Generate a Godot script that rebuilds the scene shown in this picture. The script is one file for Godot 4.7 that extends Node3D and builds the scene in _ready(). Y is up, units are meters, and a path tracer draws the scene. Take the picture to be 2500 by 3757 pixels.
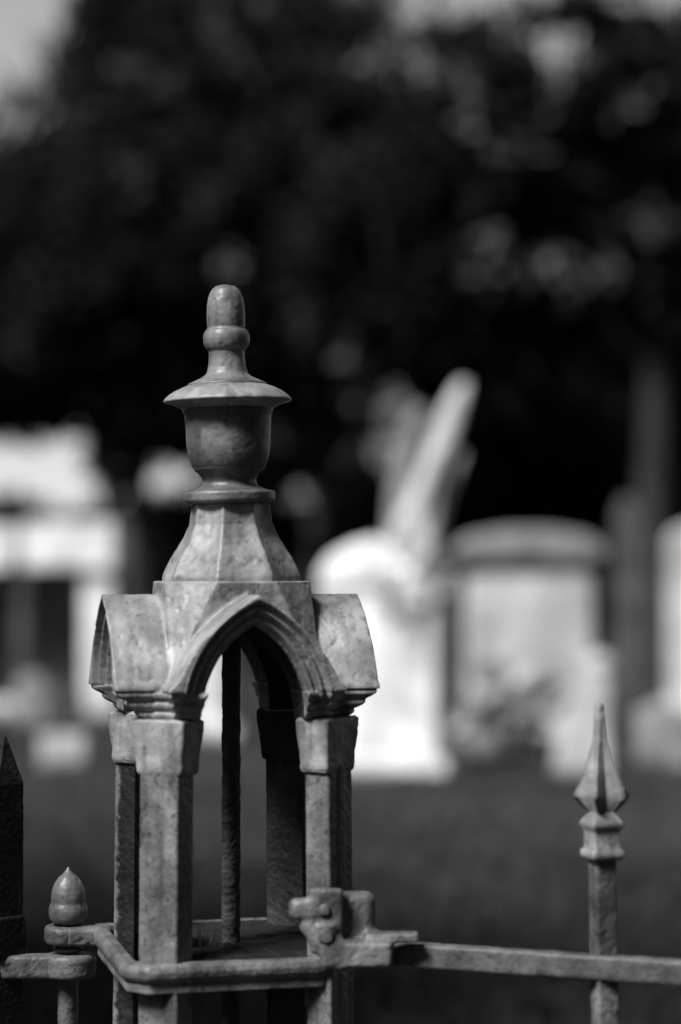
extends Node3D

const EYE := 0.87                 # height of the lens above the lawn
const POST_AT := Vector3(-0.0922, 0, -2.04)
const TURN := 0.2530              # the post stands a little turned to the right (14.5 degrees)

var used := {}
var M := {}
var bump := FastNoiseLite.new()
var fine := FastNoiseLite.new()
var rng := RandomNumberGenerator.new()
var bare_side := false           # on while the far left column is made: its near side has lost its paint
var cup_wear_highlight := false            # on while the cup is made: pale worn paint with a highlight painted in

# ------------------------------------------------------------------ helpers
func numbered(n: String, parent: Node) -> String:
	var key := str(parent.get_instance_id()) + n
	var k: int = used.get(key, 0)
	used[key] = k + 1
	return n if k == 0 else "%s_%03d" % [n, k]

func put(called: String, mesh: Mesh, parent: Node = self) -> MeshInstance3D:
	var o := MeshInstance3D.new()
	o.name = numbered(called, parent)
	o.mesh = mesh
	parent.add_child(o, true)
	return o

func thing(called: String, label: String, category: String, at := Vector3.ZERO, turn := 0.0, group := "") -> Node3D:
	var o := Node3D.new()
	o.name = numbered(called, self)
	add_child(o, true)
	o.position = at
	o.rotation.y = turn
	return tag(o, label, category, group)

func tag(o: Node3D, label: String, category: String, group := "", kind := "") -> Node3D:
	if label: o.set_meta("label", label)
	if category: o.set_meta("category", category)
	if group: o.set_meta("group", group)
	if kind: o.set_meta("kind", kind)
	return o

# closes a list of points and triangles into a mesh: smooth normals, some lumps of paint and rust, winding put right
func finish(v: PackedVector3Array, t: PackedInt32Array, mat: Material, lumps := 0.0, seed_at := Vector3.ZERO) -> ArrayMesh:
	var vol := 0.0
	for i in range(0, t.size(), 3):
		vol += v[t[i]].dot(v[t[i + 1]].cross(v[t[i + 2]]))
	if vol > 0.0:                  # Godot's front faces run clockwise
		for i in range(0, t.size(), 3):
			var k := t[i + 1]
			t[i + 1] = t[i + 2]
			t[i + 2] = k
	var n := normals(v, t)
	if lumps > 0.0:
		for i in v.size():
			var p := v[i] + seed_at
			var d := bump.get_noise_3dv(p * 60.0) * 1.3 + fine.get_noise_3dv(p * 170.0) * 0.5
			var pit := fine.get_noise_3dv(p * 75.0 + Vector3(7, 3, 1))
			if pit > 0.32: d -= (pit - 0.32) * 6.0
			v[i] += n[i] * d * lumps
		n = normals(v, t)
	var a := []
	a.resize(Mesh.ARRAY_MAX)
	if lumps > 0.0:                # uneven weathering, larger than the texture's repeat
		var col := PackedColorArray()
		col.resize(v.size())
		for i in v.size():
			var p := v[i] + seed_at
			var c := 0.86 + 0.30 * bump.get_noise_3dv(p * Vector3(22, 9, 22) + Vector3(3, 1, 4)) + 0.10 * fine.get_noise_3dv(p * 55.0)
			var run := bump.get_noise_3dv(p * Vector3(85, 8, 85) + Vector3(9, 2, 5))
			c *= 1.0 - 0.30 * smoothstep(0.15, 0.62, run) + 0.10 * smoothstep(-0.2, -0.5, run)
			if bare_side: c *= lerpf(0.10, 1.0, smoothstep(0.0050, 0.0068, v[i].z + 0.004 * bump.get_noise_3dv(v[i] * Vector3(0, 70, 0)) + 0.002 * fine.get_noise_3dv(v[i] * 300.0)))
			if cup_wear_highlight: c *= cup_tone(v[i])
			col[i] = Color(c, c, c)
		a[Mesh.ARRAY_COLOR] = col
	a[Mesh.ARRAY_VERTEX] = v
	a[Mesh.ARRAY_NORMAL] = n
	a[Mesh.ARRAY_INDEX] = t
	var m := ArrayMesh.new()
	m.add_surface_from_arrays(Mesh.PRIMITIVE_TRIANGLES, a)
	m.surface_set_material(0, mat)
	return m

func normals(v: PackedVector3Array, t: PackedInt32Array) -> PackedVector3Array:
	var n := PackedVector3Array()
	n.resize(v.size())
	for i in range(0, t.size(), 3):
		var a := v[t[i]]
		var c := (v[t[i + 2]] - a).cross(v[t[i + 1]] - a)
		n[t[i]] += c
		n[t[i + 1]] += c
		n[t[i + 2]] += c
	for i in n.size():
		n[i] = n[i].normalized()
	return n

# rings of equal length, skinned one to the next; ends closed with fans (or the last joined to the first)
func loft(rings: Array, mat: Material, lumps := 0.0, looped := false, seed_at := Vector3.ZERO) -> ArrayMesh:
	var v := PackedVector3Array()
	var t := PackedInt32Array()
	var m: int = rings[0].size()
	for r in rings: v.append_array(r)
	var last := rings.size() if looped else rings.size() - 1
	for k in last:
		var a := k * m
		var b := ((k + 1) % rings.size()) * m
		for i in m:
			var j := (i + 1) % m
			t.append_array([a + i, a + j, b + j, a + i, b + j, b + i])
	if not looped:
		for e in 2:
			var base := 0 if e == 0 else (rings.size() - 1) * m
			var c := Vector3.ZERO
			for i in m: c += v[base + i]
			v.append(c / m)
			for i in m:
				var j := (i + 1) % m
				if e == 0: t.append_array([v.size() - 1, base + j, base + i])
				else: t.append_array([v.size() - 1, base + i, base + j])
	return finish(v, t, mat, lumps, seed_at)

func dense(profile: Array, step: float) -> Array:
	var out := []
	for i in profile.size() - 1:
		var a: Vector2 = profile[i]
		var b: Vector2 = profile[i + 1]
		var n := maxi(1, int(ceil(a.distance_to(b) / step)))
		for k in n: out.append(a.lerp(b, float(k) / n))
	out.append(profile[-1])
	return out

# profile of Vector2(radius, y), from the bottom up
func lathe(profile: Array, mat: Material, lumps := 0.0, segs := 96, step := 0.0016, seed_at := Vector3.ZERO) -> ArrayMesh:
	var rings := []
	for p in dense(profile, step):
		var ring := PackedVector3Array()
		for i in segs:
			var a := TAU * i / segs
			ring.append(Vector3(sin(a) * p.x, p.y, cos(a) * p.x))
		rings.append(ring)
	return loft(rings, mat, lumps, false, seed_at)

# a rounded rectangle, densely set with points
func round_rect(hx: float, hz: float, r: float, step: float) -> PackedVector2Array:
	var q := []
	for c in [[hx - r, hz - r, 0.0], [-hx + r, hz - r, 90.0], [-hx + r, -hz + r, 180.0], [hx - r, -hz + r, 270.0]]:
		for k in 4:
			var a := deg_to_rad(c[2] + 30.0 * k)
			q.append(Vector2(c[0] + cos(a) * r, c[1] + sin(a) * r))
	q.append(q[0])
	var d := dense(q, step)
	d.pop_back()
	return PackedVector2Array(d)

# a bar of a rounded rectangular section from a to b (any direction)
func bar(a: Vector3, b: Vector3, hx: float, hz: float, r: float, mat: Material, lumps := 0.0, step := 0.003, side := Vector3.ZERO) -> ArrayMesh:
	var d := (b - a).normalized()
	var s := side
	if s == Vector3.ZERO: s = Vector3.RIGHT if absf(d.y) > 0.7 else Vector3.UP
	var x := (s - d * s.dot(d)).normalized()
	var z := d.cross(x)
	var sec := round_rect(hx, hz, r, step)
	var rings := []
	var n := maxi(1, int(a.distance_to(b) / step))
	var ends := [[0.0, 0.86], [minf(0.0015, r), 1.0]]
	for k in range(-1, n + 2):
		var at := clampf(float(k) / n, 0.0, 1.0)
		var f := 1.0
		var p := a.lerp(b, at)
		if k == -1 or k == n + 1:
			f = 1.0 - 0.7 * r / maxf(hx, hz)
			p += d * (-0.35 * r if k == -1 else 0.35 * r)
		var ring := PackedVector3Array()
		for q in sec: ring.append(p + (x * q.x + z * q.y) * f)
		rings.append(ring)
	return loft(rings, mat, lumps)

# surface nets: one point in each cell that the surface crosses, visited block by block
func nets(f: Callable, lo: Vector3, hi: Vector3, h: float) -> Array:
	var v := PackedVector3Array()
	var t := PackedInt32Array()
	var cell := {}
	var edges := PackedInt64Array()
	var nb := Vector3i(((hi - lo) / (h * 8.0)).ceil())
	var far := h * 8.0 * 0.87 * 2.3
	var val := PackedFloat32Array()
	val.resize(729)
	for bx in nb.x:
		for by in nb.y:
			for bz in nb.z:
				var o := lo + Vector3(bx, by, bz) * h * 8.0
				if absf(f.call(o + Vector3.ONE * h * 4.0)) > far: continue
				var neg := 0
				for i in 9:
					for j in 9:
						for k in 9:
							var d: float = f.call(o + Vector3(i, j, k) * h)
							val[(i * 9 + j) * 9 + k] = d
							if d < 0.0: neg += 1
				if neg == 0 or neg == 729: continue
				for i in 8:
					for j in 8:
						for k in 8:
							var at := (i * 9 + j) * 9 + k
							var c0 := val[at] < 0.0
							var gx := bx * 8 + i
							var gy := by * 8 + j
							var gz := bz * 8 + k
							if c0 != (val[at + 81] < 0.0): edges.append_array([gx, gy, gz, 0, int(c0)])
							if c0 != (val[at + 9] < 0.0): edges.append_array([gx, gy, gz, 1, int(c0)])
							if c0 != (val[at + 1] < 0.0): edges.append_array([gx, gy, gz, 2, int(c0)])
							var sum := Vector3.ZERO
							var n := 0
							for e in EDGES:
								var a := val[at + e[0]]
								var b := val[at + e[1]]
								if (a < 0.0) != (b < 0.0):
									sum += e[2].lerp(e[3], a / (a - b))
									n += 1
							if n:
								cell[(gx << 40) | (gy << 20) | gz] = v.size()
								v.append(o + (Vector3(i, j, k) + sum / n) * h)
	for e in range(0, edges.size(), 5):
		var x := edges[e]
		var y := edges[e + 1]
		var z := edges[e + 2]
		var q := []
		for s in [[0, 0], [1, 0], [1, 1], [0, 1]]:
			var c: int
			if edges[e + 3] == 0: c = (x << 40) | ((y - s[0]) << 20) | (z - s[1])
			elif edges[e + 3] == 1: c = ((x - s[1]) << 40) | (y << 20) | (z - s[0])
			else: c = ((x - s[0]) << 40) | ((y - s[1]) << 20) | z
			q.append(cell.get(c, -1))
		if q.min() < 0: continue
		if edges[e + 4]: t.append_array([q[0], q[1], q[2], q[0], q[2], q[3]])
		else: t.append_array([q[0], q[2], q[1], q[0], q[3], q[2]])
	return [v, t]

var EDGES := []
func make_edges() -> void:
	var w := [81, 9, 1]
	var u := [Vector3(1, 0, 0), Vector3(0, 1, 0), Vector3(0, 0, 1)]
	for a in 3:
		var b := (a + 1) % 3
		var c := (a + 2) % 3
		for i in 2:
			for j in 2:
				var s: int = w[b] * i + w[c] * j
				var p: Vector3 = u[b] * i + u[c] * j
				EDGES.append([s, s + w[a], p, p + u[a]])

func smin(a: float, b: float, k: float) -> float:
	var h := maxf(k - absf(a - b), 0.0) / k
	return minf(a, b) - h * h * k * 0.25

func box_sd(p: Vector3, h: Vector3, r: float) -> float:
	var q := p.abs() - h + Vector3.ONE * r
	return Vector3(maxf(q.x, 0), maxf(q.y, 0), maxf(q.z, 0)).length() + minf(maxf(q.x, maxf(q.y, q.z)), 0.0) - r

# ------------------------------------------------------------------ materials
func noise_image(size: int, freq: float, octaves: int, sd: int, type := FastNoiseLite.TYPE_SIMPLEX_SMOOTH) -> Image:
	var n := FastNoiseLite.new()
	n.noise_type = type
	n.frequency = freq
	n.seed = sd
	n.fractal_octaves = octaves
	var im := n.get_seamless_image(size, size)
	im.convert(Image.FORMAT_L8)
	return im

func bumps(size: int, freq: float, octaves: int, sd: int, strength: float) -> ImageTexture:
	var im := noise_image(size, freq, octaves, sd)
	im.convert(Image.FORMAT_RGBA8)
	im.bump_map_to_normal_map(strength)
	return ImageTexture.create_from_image(im)

# old silver paint: cloudy, streaked down, with scuffs, dark specks and rust spots
func paint_image(sd: int, rust: float, wear := 1.0) -> ImageTexture:
	var s := 512
	var cloud := noise_image(s, 0.008, 3, sd)
	var mid := noise_image(s, 0.035, 3, sd + 1)
	var grain := noise_image(s, 0.16, 2, sd + 2)
	var streak := noise_image(s, 0.02, 3, sd + 3)
	streak.resize(s, s * 4)
	var spots := noise_image(s, 0.05, 2, sd + 4)
	var im := Image.create(s, s, false, Image.FORMAT_RGB8)
	for y in s:
		for x in s:
			var c := cloud.get_pixel(x, y).r
			var m := mid.get_pixel(x, y).r
			var g := grain.get_pixel(x, y).r
			var k := streak.get_pixel(x, y * 2 % (s * 4)).r
			var p := spots.get_pixel(x, y).r
			var a := 0.84 + ((c - 0.5) * 0.50 + (m - 0.5) * 0.12 + (g - 0.5) * 0.05 + (k - 0.5) * 0.20) * wear
			a -= smoothstep(0.76 - rust, 0.84 - rust, p) * 0.22
			a -= smoothstep(0.64 - rust * 0.4, 0.74, k * 0.6 + m * 0.4) * 0.22 * wear
			a = clampf(a, 0.12, 1.0)
			im.set_pixel(x, y, Color(a, a, a))
	return ImageTexture.create_from_image(im)

func grey(linear: float) -> Color:
	return Color(linear, linear, linear).linear_to_srgb()

func mat(linear: float, rough: float, spec := 0.5) -> StandardMaterial3D:
	var m := StandardMaterial3D.new()
	m.albedo_color = grey(linear)
	m.roughness = rough
	m.metallic_specular = spec
	return m

func tri(m: StandardMaterial3D, tex: Texture2D, per_metre: float, norm: Texture2D = null, strength := 1.0) -> StandardMaterial3D:
	m.albedo_texture = tex
	m.uv1_triplanar = true
	m.uv1_scale = Vector3.ONE * per_metre
	if norm:
		m.normal_enabled = true
		m.normal_texture = norm
		m.normal_scale = strength
	return m

func make_materials() -> void:
	var relief := bumps(512, 0.05, 4, 40, 5.0)
	var rusty := bumps(512, 0.07, 4, 50, 9.0)
	var old := paint_image(11, 0.0)
	var worn := paint_image(23, 0.02, 0.95)
	M.paint = tri(mat(0.33, 0.48, 0.45), old, 4.3, relief, 0.18)
	M.paint_cool = tri(mat(0.175, 0.48, 0.5), old, 5.1, relief, 0.18)
	M.paint_cool.uv1_offset = Vector3(0.37, 0.61, 0.13)
	M.leg_paint = tri(mat(0.185, 0.5, 0.4), worn, 3.7, rusty, 0.14)
	M.leg_dark = tri(mat(0.05, 0.6, 0.4), worn, 3.7, rusty, 0.2)  # rusty copy of leg paint, darkened for the back right column and capital
	M.rust = tri(mat(0.10, 0.7, 0.3), worn, 4.9, rusty, 0.35)
	M.rail_paint = tri(mat(0.13, 0.55, 0.4), worn, 4.4, rusty, 0.2)
	M.rail_paint.uv1_offset = Vector3(0.2, 0.45, 0.7)
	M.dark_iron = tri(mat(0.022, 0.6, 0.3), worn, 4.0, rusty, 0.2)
	for m in [M.paint, M.paint_cool, M.leg_paint, M.leg_dark, M.rust, M.rail_paint, M.dark_iron]: m.vertex_color_use_as_albedo = true
	var stone_tex := paint_image(71, -0.10, 0.6)
	M.marble = tri(mat(0.92, 0.7, 0.3), stone_tex, 0.9)
	M.stone = tri(mat(0.66, 0.85, 0.3), stone_tex, 0.7)
	M.stone_dull = tri(mat(0.34, 0.9, 0.3), stone_tex, 1.1)
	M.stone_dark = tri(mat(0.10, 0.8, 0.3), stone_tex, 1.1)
	M.bark = tri(mat(0.07, 0.95, 0.2), worn, 1.3, rusty, 1.0)
	M.soil = tri(mat(0.035, 1.0, 0.1), paint_image(91, 0.05), 0.35)
	M.leaf = mat(1.0, 0.7, 0.16)
	M.leaf.vertex_color_use_as_albedo = true
	M.leaf.cull_mode = BaseMaterial3D.CULL_DISABLED
	M.blade = mat(1.0, 0.8, 0.2)
	M.blade.vertex_color_use_as_albedo = true
	M.blade.cull_mode = BaseMaterial3D.CULL_DISABLED

# ------------------------------------------------------------------ the setting
func _ready() -> void:
	make_edges()
	var cam := Camera3D.new()
	cam.name = "camera"
	add_child(cam)
	var lens := CameraAttributesPhysical.new()
	lens.frustum_focal_length = 85.0
	lens.frustum_focus_distance = 2.06
	lens.exposure_aperture = 2.55
	lens.frustum_near = 0.05
	lens.frustum_far = 600.0
	cam.attributes = lens
	cam.keep_aspect = Camera3D.KEEP_HEIGHT
	cam.fov = 23.95
	cam.near = 0.05
	cam.far = 600.0
	cam.position = Vector3(0, EYE, 0)
	cam.rotation.x = deg_to_rad(1.36)
	cam.current = true

	var around := WorldEnvironment.new()
	around.name = "environment"
	var e := Environment.new()
	e.background_mode = Environment.BG_SKY
	var sm := ProceduralSkyMaterial.new()
	sm.sky_top_color = grey(0.012)
	sm.sky_horizon_color = grey(0.19)
	sm.sky_curve = 0.205
	sm.ground_bottom_color = grey(0.008)
	sm.ground_horizon_color = grey(0.03)
	sm.sun_angle_max = 4.0
	var sky := Sky.new()
	sky.sky_material = sm
	e.sky = sky
	e.tonemap_mode = Environment.TONE_MAPPER_LINEAR
	e.tonemap_exposure = 4.6
	e.sdfgi_enabled = true
	e.ssao_enabled = true
	e.ssil_enabled = true
	around.environment = e
	add_child(around)

	var sun := DirectionalLight3D.new()
	sun.name = "sun"
	sun.light_energy = 0.5
	sun.light_angular_distance = 18.0
	sun.shadow_enabled = true
	add_child(sun)
	var az := deg_to_rad(-46.0)
	var el := deg_to_rad(49.0)
	var to_sun := Vector3(sin(az) * cos(el), sin(el), cos(az) * cos(el))
	sun.look_at_from_position(to_sun * 50.0, Vector3.ZERO)

	bump.noise_type = FastNoiseLite.TYPE_SIMPLEX_SMOOTH
	bump.frequency = 1.0
	bump.seed = 3
	bump.fractal_octaves = 2
	fine.noise_type = FastNoiseLite.TYPE_SIMPLEX_SMOOTH
	fine.frequency = 1.0
	fine.seed = 8
	fine.fractal_octaves = 2
	rng.seed = 4242
	make_materials()

	ground()
	trees()
	stones()
	post()
	gate()
	fence()

func ground() -> void:
	var pm := PlaneMesh.new()
	pm.size = Vector2(500, 500)
	pm.material = M.soil
	var g := put("ground", pm)
	g.position = Vector3(0, -0.004, -150)
	g.set_meta("kind", "structure")
	# grass tufts
	var st := SurfaceTool.new()
	st.begin(Mesh.PRIMITIVE_TRIANGLES)
	for i in 9:
		var a := rng.randf() * TAU
		var p := Vector3(rng.randf_range(-0.03, 0.03), 0, rng.randf_range(-0.03, 0.03))
		var out := Vector3(sin(a), 0, cos(a))
		var side := Vector3(cos(a), 0, -sin(a)) * 0.003
		var h := rng.randf_range(0.035, 0.07)
		var lean := rng.randf_range(0.01, 0.035)
		var mid := p + Vector3.UP * h * 0.6 + out * lean * 0.35
		var tip := p + Vector3.UP * h + out * lean
		st.set_color(Color.WHITE)
		for q in [p - side, mid - side, p + side, p + side, mid - side, mid + side, mid - side, tip, mid + side]:
			st.add_vertex(q)
	st.generate_normals()
	var tuft := st.commit()
	tuft.surface_set_material(0, M.blade)
	var mm := MultiMesh.new()
	mm.transform_format = MultiMesh.TRANSFORM_3D
	mm.use_colors = true
	mm.mesh = tuft
	mm.instance_count = 42000
	for i in mm.instance_count:
		var d := 2.4 + 15.0 * pow(rng.randf(), 0.8)
		var x := rng.randf_range(-1, 1) * (0.17 * d + 0.6)
		var s := rng.randf_range(0.7, 1.3)
		mm.set_instance_transform(i, Transform3D(Basis(Vector3.UP, rng.randf() * TAU).scaled(Vector3(s, s * rng.randf_range(0.7, 1.1), s)), Vector3(x, -0.004, -d)))
		var c := 0.058 + 0.02 * bump.get_noise_2d(x * 0.8, d * 0.8) + rng.randf_range(-0.012, 0.012)
		mm.set_instance_color(i, Color(c, c, c))
	var gm := MultiMeshInstance3D.new()
	gm.name = "grass"
	gm.multimesh = mm
	add_child(gm)
	tag(gm, "short dark mown grass of the graveyard lawn", "grass", "", "stuff")

# ------------------------------------------------------------------ trees
var twig: ArrayMesh
func make_twig() -> void:
	var st := SurfaceTool.new()
	st.begin(Mesh.PRIMITIVE_TRIANGLES)
	for i in 8:
		var d := Vector3(rng.randf_range(-1, 1), rng.randf_range(-0.7, 0.9), rng.randf_range(-1, 1)).normalized()
		var s := d.cross(Vector3(rng.randf_range(-1, 1), rng.randf_range(-1, 1), rng.randf_range(-1, 1))).normalized()
		var up := d.cross(s)
		var b := d * rng.randf_range(0.0, 0.08)
		var l := rng.randf_range(0.09, 0.15)
		var w := l * 0.27
		var c := b + d * l * 0.45 - up * l * 0.06
		var tip := b + d * l - up * l * 0.1
		st.set_color(Color.WHITE)
		for q in [b, c + s * w + up * w * 0.4, tip, b, tip, c - s * w + up * w * 0.4]:
			st.add_vertex(q)
	st.generate_normals()
	twig = st.commit()
	twig.surface_set_material(0, M.leaf)

# lobes are [centre, radius x, radius y, radius z, twigs]; glints are [place, tone] of sprays painted pale as sun highlights
func crown(lobes: Array, tone: float, parent: Node, called := "crown", painted_glints := []) -> void:
	var places := []
	var colours := []
	for l in lobes:
		var c: Vector3 = l[0]
		for i in int(l[4]):
			var d := Vector3(rng.randfn(), rng.randfn(), rng.randfn()).normalized()
			var r := pow(rng.randf(), 0.45)
			r *= 0.86 + 0.34 * bump.get_noise_3dv(d * 2.2 + c)
			var p := c + Vector3(d.x * l[1], d.y * l[2], d.z * l[3]) * r
			var clump := bump.get_noise_3dv(p * 1.1)
			if clump < -0.34: continue
			var b := Basis.from_euler(Vector3(rng.randf() * TAU, rng.randf() * TAU, rng.randf() * TAU)).scaled(Vector3.ONE * rng.randf_range(0.8, 1.7))
			places.append(Transform3D(b, p))
			colours.append(tone * (1.0 + 0.6 * clump + rng.randf_range(-0.3, 0.3)))
	if painted_glints.size() > 3:          # sprays coloured lighter to look caught by the sun
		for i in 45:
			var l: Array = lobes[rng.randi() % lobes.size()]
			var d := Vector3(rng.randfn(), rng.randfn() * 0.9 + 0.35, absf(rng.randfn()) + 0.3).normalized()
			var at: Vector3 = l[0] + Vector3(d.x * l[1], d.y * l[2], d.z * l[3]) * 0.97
			var lit_tone := rng.randf_range(0.015, 0.075)
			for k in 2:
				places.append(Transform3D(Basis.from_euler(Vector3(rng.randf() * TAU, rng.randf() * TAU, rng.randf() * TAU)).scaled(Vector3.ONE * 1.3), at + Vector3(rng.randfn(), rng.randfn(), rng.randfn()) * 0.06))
				colours.append(lit_tone)
	for g in painted_glints:
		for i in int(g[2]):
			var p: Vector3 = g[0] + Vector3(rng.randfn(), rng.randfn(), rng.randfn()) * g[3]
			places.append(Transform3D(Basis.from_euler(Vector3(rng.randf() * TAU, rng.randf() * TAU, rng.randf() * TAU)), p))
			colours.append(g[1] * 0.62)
	var mm := MultiMesh.new()
	mm.transform_format = MultiMesh.TRANSFORM_3D
	mm.use_colors = true
	mm.mesh = twig
	mm.instance_count = places.size()
	for i in places.size():
		mm.set_instance_transform(i, places[i])
		var c: float = maxf(0.004, colours[i])
		mm.set_instance_color(i, Color(c, c, c))
	var o := MultiMeshInstance3D.new()
	o.name = called
	o.multimesh = mm
	parent.add_child(o, true)
	o.set_meta("kind", "stuff")

func limb(path: Array, r0: float, r1: float, parent: Node, called: String) -> void:
	var rings := []
	var n := 14
	for k in n + 1:
		var f := float(k) / n * (path.size() - 1)
		var i := mini(int(f), path.size() - 2)
		var p: Vector3 = path[i].lerp(path[i + 1], f - i)
		var r := lerpf(r0, r1, float(k) / n) * (1.0 + (0.35 * exp(-float(k) * 1.2) if r0 > 0.1 else 0.0))
		var ring := PackedVector3Array()
		for j in 14:
			var a := TAU * j / 14
			ring.append(p + Vector3(sin(a), 0, cos(a)) * r * (1.0 + 0.16 * bump.get_noise_3d(sin(a) * 2, p.y * 1.5, cos(a) * 2)))
		rings.append(ring)
	put(called, loft(rings, M.bark), parent)

func trees() -> void:
	make_twig()
	# broad tree left of centre
	var t := thing("broadleaf_tree", "broad dark tree with its forked trunk behind the pillared tomb at left", "tree", Vector3(-2.15, 0, -25))
	limb([Vector3(0, -0.1, 0), Vector3(0.03, 1.2, 0), Vector3(0.1, 2.6, 0), Vector3(0.3, 4.6, 0)], 0.15, 0.07, t, "trunk")
	limb([Vector3(0.05, 2.0, 0), Vector3(-0.5, 3.2, 0.2), Vector3(-1.1, 4.2, 0.3)], 0.07, 0.03, t, "limb")
	limb([Vector3(0.1, 2.3, 0), Vector3(1.0, 3.4, -0.2), Vector3(2.0, 4.6, 0)], 0.07, 0.03, t, "limb")
	crown([
		[Vector3(1.2, 5.0, 0), 2.5, 2.4, 2.0, 9000],
		[Vector3(-0.7, 3.9, 0.2), 1.6, 1.35, 1.4, 4200],
		[Vector3(0.5, 6.4, 0.0), 1.3, 1.3, 1.3, 2500],
		[Vector3(2.6, 3.6, 0.3), 1.7, 1.2, 1.3, 3500],
		[Vector3(-2.2, 3.7, 0), 1.2, 1.1, 1.0, 2000],
		[Vector3(-1.25, 4.55, 0), 0.95, 0.85, 0.9, 1900],
		[Vector3(2.6, 5.4, 0), 1.6, 1.2, 1.4, 2800],
		[Vector3(0.36, 2.6, 0.1), 0.62, 0.62, 0.6, 900],
		[Vector3(-0.14, 2.2, 0.1), 0.26, 0.7, 0.4, 520],
		[Vector3(1.15, 2.3, 0.0), 0.6, 0.95, 0.6, 1300],
		[Vector3(1.9, 2.2, 0.0), 0.42, 0.7, 0.4, 170],
		[Vector3(-1.5, 2.55, 0.0), 1.2, 0.30, 0.6, 800],
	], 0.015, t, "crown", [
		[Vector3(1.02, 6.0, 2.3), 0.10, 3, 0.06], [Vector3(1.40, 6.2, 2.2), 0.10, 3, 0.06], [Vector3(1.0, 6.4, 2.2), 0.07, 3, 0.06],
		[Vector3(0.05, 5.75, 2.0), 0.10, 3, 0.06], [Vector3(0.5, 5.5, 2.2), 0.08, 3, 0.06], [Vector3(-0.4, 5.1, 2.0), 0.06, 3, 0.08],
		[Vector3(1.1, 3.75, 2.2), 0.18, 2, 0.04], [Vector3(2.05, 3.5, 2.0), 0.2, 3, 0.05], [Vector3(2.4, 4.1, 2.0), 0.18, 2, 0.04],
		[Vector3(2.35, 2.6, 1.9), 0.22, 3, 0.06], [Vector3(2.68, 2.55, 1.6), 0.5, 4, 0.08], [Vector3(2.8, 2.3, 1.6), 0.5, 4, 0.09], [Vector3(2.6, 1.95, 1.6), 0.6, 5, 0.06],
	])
	# tree at the right with a grey trunk
	t = thing("broadleaf_tree", "tall tree with a grey trunk standing behind the arched headstone at right", "tree", Vector3(2.33, 0, -18))
	limb([Vector3(0, -0.1, 0), Vector3(0.0, 1.2, 0), Vector3(0.03, 2.6, 0), Vector3(-0.1, 4.6, 0)], 0.14, 0.08, t, "trunk")
	limb([Vector3(0.02, 2.3, 0), Vector3(-0.7, 3.2, 0.1), Vector3(-1.3, 3.9, 0.1)], 0.06, 0.025, t, "limb")
	limb([Vector3(0.02, 2.5, 0), Vector3(0.7, 3.4, 0), Vector3(1.2, 4.2, 0)], 0.06, 0.025, t, "limb")
	crown([
		[Vector3(-0.6, 4.1, -0.4), 1.7, 1.15, 1.4, 5200],
		[Vector3(0.6, 3.4, -0.4), 1.5, 1.3, 1.3, 4200],
		[Vector3(-1.5, 3.3, -0.6), 1.3, 1.2, 1.2, 3200],
		[Vector3(0.9, 4.7, -0.3), 0.9, 0.6, 0.9, 900],
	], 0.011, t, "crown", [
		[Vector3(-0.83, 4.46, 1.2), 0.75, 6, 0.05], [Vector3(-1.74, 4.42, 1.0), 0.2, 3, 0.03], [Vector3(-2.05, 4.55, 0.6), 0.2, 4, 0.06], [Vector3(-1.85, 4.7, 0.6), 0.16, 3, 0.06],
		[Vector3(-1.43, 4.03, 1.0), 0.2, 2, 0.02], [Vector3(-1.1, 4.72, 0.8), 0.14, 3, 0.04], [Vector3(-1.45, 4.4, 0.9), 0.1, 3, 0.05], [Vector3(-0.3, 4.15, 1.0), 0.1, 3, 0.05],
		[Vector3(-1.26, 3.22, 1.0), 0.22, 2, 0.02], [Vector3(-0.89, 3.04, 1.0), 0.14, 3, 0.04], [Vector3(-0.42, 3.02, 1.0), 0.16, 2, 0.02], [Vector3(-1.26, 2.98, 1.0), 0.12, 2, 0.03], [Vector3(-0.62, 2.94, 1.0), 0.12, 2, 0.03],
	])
	# dense evergreen behind the monuments, foliage almost to the ground
	t = thing("evergreen_tree", "dense dark evergreen reaching almost to the ground behind the winged white monument", "tree", Vector3(1.9, 0, -29))
	limb([Vector3(0, -0.1, 0), Vector3(0, 2, 0), Vector3(0.1, 5, 0)], 0.2, 0.08, t, "trunk")
	crown([
		[Vector3(0.0, 2.7, 0), 1.9, 2.0, 1.5, 8000],
		[Vector3(-0.5, 5.3, 0), 2.2, 2.0, 1.6, 6000],
		[Vector3(1.9, 4.0, 0), 1.8, 2.8, 1.5, 6500],
		[Vector3(1.9, 1.5, 0), 1.6, 1.5, 1.3, 4500],
		[Vector3(-1.3, 1.2, 0), 1.0, 1.1, 1.0, 2200],
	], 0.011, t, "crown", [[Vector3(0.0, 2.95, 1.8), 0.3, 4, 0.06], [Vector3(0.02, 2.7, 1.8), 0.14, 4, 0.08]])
	# a farther tree that fills the gap between the crowns
	t = thing("broadleaf_tree", "farther tree filling the gap between the left and right crowns", "tree", Vector3(-0.3, 0, -35))
	limb([Vector3(0, -0.1, 0), Vector3(0, 3, 0), Vector3(0.1, 6, 0)], 0.2, 0.08, t, "trunk")
	crown([
		[Vector3(0.2, 5.2, 0), 3.4, 2.4, 1.8, 9000],
		[Vector3(1.2, 7.2, 0), 2.3, 1.5, 1.6, 4500],
		[Vector3(-2.6, 4.6, 0), 2.2, 1.8, 1.6, 4500],
		[Vector3(5.4, 6.0, 0), 2.6, 2.4, 1.6, 5500],
	], 0.015, t)
	var lob := []
	# unseen trees added to block sky light and shade the ironwork and near lawn
	t = thing("broadleaf_tree", "added unseen dense tree to the right of the fence, blocking sky light", "tree", Vector3(6.5, 0, -0.5))
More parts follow.
